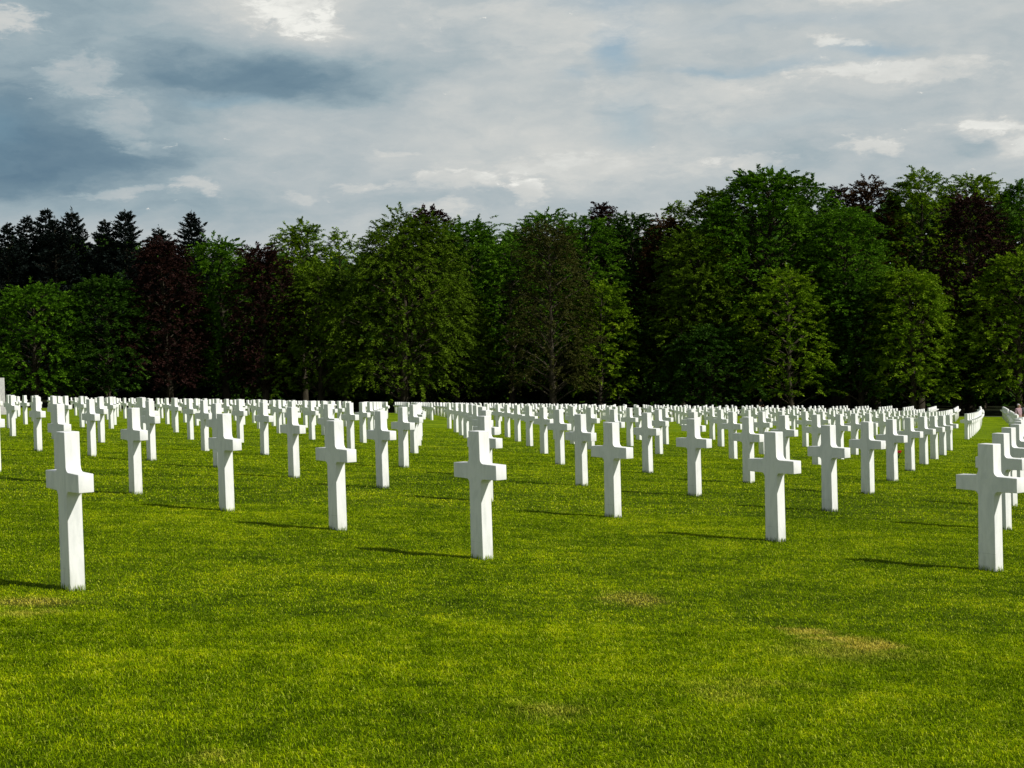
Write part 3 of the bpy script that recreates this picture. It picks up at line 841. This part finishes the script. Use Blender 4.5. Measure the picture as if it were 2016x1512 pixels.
# ------------------------------------------------------------------ red flowers by a far cross
mt_pet = plain('red_petal', (.35, .012, .012)); mt_stem = plain('stem_green', (.03, .07, .01))
fp = unproject(1769, 880, 38.5); fz = float(gz(fp[0], 38.5))
root = bpy.data.objects.new('flower_bunch', None); C.objects.link(root); root.location = (fp[0], 38.5, fz)
tag(root, 'small bunch of dark red flowers on the grass beside a cross at right', 'flowers')
r = np.random.default_rng(5)
for k in range(5):
    a = k * 1.26; cx_, cy_ = .05 * math.cos(a), .05 * math.sin(a); hz = .13 + .04 * r.uniform()
    bm = bmesh.new(); bmesh.ops.create_icosphere(bm, subdivisions=2, radius=.035)
    for v_ in bm.verts:
        aa = math.atan2(v_.co.y, v_.co.x); v_.co *= 1 + .22 * math.sin(5 * aa); v_.co.z *= .6; v_.co += Vector((cx_, cy_, hz))
    me = bpy.data.meshes.new('blossom'); bm.to_mesh(me); bm.free(); me.materials.append(mt_pet); link('blossom', me, root)
wv, wq = tubes([((0, 0, -.02), (.05 * math.cos(k * 1.26), .05 * math.sin(k * 1.26), .13), .006, .004) for k in range(5)])
link('stems', np_mesh('stems', wv, [wq], mt_stem), root)


# ------------------------------------------------------------------ people far off, standing behind the last rows
def skinned(name, verts, edges, radii, mat, parent, sub=2):
    me = bpy.data.meshes.new(name); me.from_pydata(verts, edges, []); me.materials.append(mat)
    o = link(name, me, parent)
    md = o.modifiers.new('skin', 'SKIN'); md.use_smooth_shade = True
    for k_, rr in enumerate(radii):
        me.skin_vertices[0].data[k_].radius = (rr, rr) if not isinstance(rr, tuple) else rr
    me.skin_vertices[0].data[0].use_root = True
    ss = o.modifiers.new('sub', 'SUBSURF'); ss.levels = sub; ss.render_levels = sub
    return o


def person(label, loc, yaw, h, shirt, trousers, hairc, skinc, hold=0):
    s = h / 1.75
    root = bpy.data.objects.new('person', None); C.objects.link(root); root.location = loc; root.rotation_euler = (0, 0, yaw)
    tag(root, label, 'person', None)
    V = [(0, 0, .95), (0, 0, 1.15), (0, .0, 1.38), (0, 0, 1.47), (0, -.01, 1.56), (0, -.015, 1.65), (0, -.12, 1.60)]
    Rd = [(.15, .11), (.14, .10), (.15, .10), (.055, .055), (.07, .085), (.075, .09), .012]
    E_ = [(0, 1), (1, 2), (2, 3), (3, 4), (4, 5), (4, 6)]
    for sx in (-1, 1):
        k_ = len(V)
        V += [(.17 * sx, 0, 1.40), (.24 * sx, .01, 1.14), (.25 * sx, -.08 - .10 * hold, .92 + .16 * hold), (.25 * sx, -.11 - .12 * hold, .84 + .16 * hold)]
        Rd += [.055, .042, .028, (.038, .02)]; E_ += [(2, k_), (k_, k_ + 1), (k_ + 1, k_ + 2), (k_ + 2, k_ + 3)]
        hx, hy, hz_ = V[-1]
        for f_, (ox__, ln_) in enumerate(((-.030, .075), (-.011, .085), (.009, .080), (.028, .062))):
            m_ = len(V); V += [(hx + ox__ * .4, hy - .01 + ox__, hz_ - .045), (hx + ox__ * .4 - .015 * sx, hy - .02 + ox__ * 1.1, hz_ - .045 - ln_ * .8)]
            Rd += [.009, .008]; E_ += [(k_ + 3, m_), (m_, m_ + 1)]
        m_ = len(V); V += [(hx - .03 * sx, hy - .04, hz_), (hx - .04 * sx, hy - .055, hz_ - .04)]; Rd += [.010, .009]; E_ += [(k_ + 3, m_), (m_, m_ + 1)]
        k_ = len(V)
        V += [(.10 * sx, 0, .86), (.105 * sx, -.02, .50), (.11 * sx, .02, .10), (.12 * sx, -.13, .04)]
        Rd += [.085, .058, .04, (.045, .03)]; E_ += [(0, k_), (k_, k_ + 1), (k_ + 1, k_ + 2), (k_ + 2, k_ + 3)]
    sc = lambda L: [(x * s, y * s, z * s) for x, y, z in L]
    rs = lambda L: [(a * s, a * s) if not isinstance(a, tuple) else (a[0] * s, a[1] * s) for a in L]
    skinned('body', sc(V), E_, rs(Rd), skinc, root)
    Vs = [(0, 0, .96), (0, 0, 1.15), (0, 0, 1.38), (0, 0, 1.45), (-.18, 0, 1.40), (.18, 0, 1.40), (-.24, .01, 1.13), (.24, .01, 1.13), (-.25, -.06 - .08 * hold, .96 + .13 * hold), (.25, -.06 - .08 * hold, .96 + .13 * hold)]
    skinned('shirt', sc(Vs), [(0, 1), (1, 2), (2, 3), (2, 4), (2, 5), (4, 6), (5, 7), (6, 8), (7, 9)], rs([(.17, .13), (.16, .12), (.17, .12), (.075, .075), .07, .07, .056, .056, .042, .042]), shirt, root)
    Vt = [(0, 0, .97), (-.10, 0, .84), (.10, 0, .84), (-.105, -.02, .50), (.105, -.02, .50), (-.11, .02, .07), (.11, .02, .07)]
    skinned('trousers', sc(Vt), [(0, 1), (0, 2), (1, 3), (2, 4), (3, 5), (4, 6)], rs([(.16, .12), .098, .098, .075, .075, .062, .062]), trousers, root)
    Vh = [(0, .02, 1.70), (0, .045, 1.62), (0, .04, 1.54)]
    skinned('hair', sc(Vh), [(0, 1), (1, 2)], rs([(.078, .09), (.085, .075), (.06, .04)]), hairc, root)
    return root


sk1 = plain('skin', (.45, .27, .20)); dk = plain('dark_cloth', (.012, .012, .014)); pk = plain('pink_cloth', (.40, .26, .30)); wn = plain('wine_cloth', (.08, .01, .02))
gyh = plain('grey_hair', (.45, .42, .42)); brh = plain('dark_hair', (.02, .013, .01)); gyc = plain('grey_cloth', (.12, .12, .13))


def place_person(px, ytop, Y, h, *a, **k):
    p = unproject(px, ytop, Y); z = float(gz(p[0], Y)) - .02
    print('PERSON', px, 'height to match', p[2] - z)
    return z, p


for px, ytop, Y, args in [
    (2006, 803, 118, ('grey haired person in pale pink top and wine trousers among far crosses at right', R(20), 1.66, pk, wn, gyh, sk1)),
    (2019, 801, 116, ('dark haired person in grey at the very right edge among the far crosses', R(-10), 1.72, gyc, dk, brh, sk1)),
    (1497, 785, 152, ('person in dark clothes standing at the far edge of the lawn before the dark trees', R(10), 1.78, dk, dk, brh, sk1))]:
    z, p = place_person(px, ytop, Y, 0)
    # stand where a person of this height reaches the same line of sight
    best = min(np.arange(80, 157, .5), key=lambda q_: abs(unproject(px, ytop, q_)[2] - args[2] - float(gz(unproject(px, ytop, q_)[0], q_))))
    p = unproject(px, ytop, best)
    print('  stands at', best)
    person(args[0], (p[0], best, float(gz(p[0], best)) - .02), args[1], args[2], *args[3:], hold=1 if px < 1600 else 0)
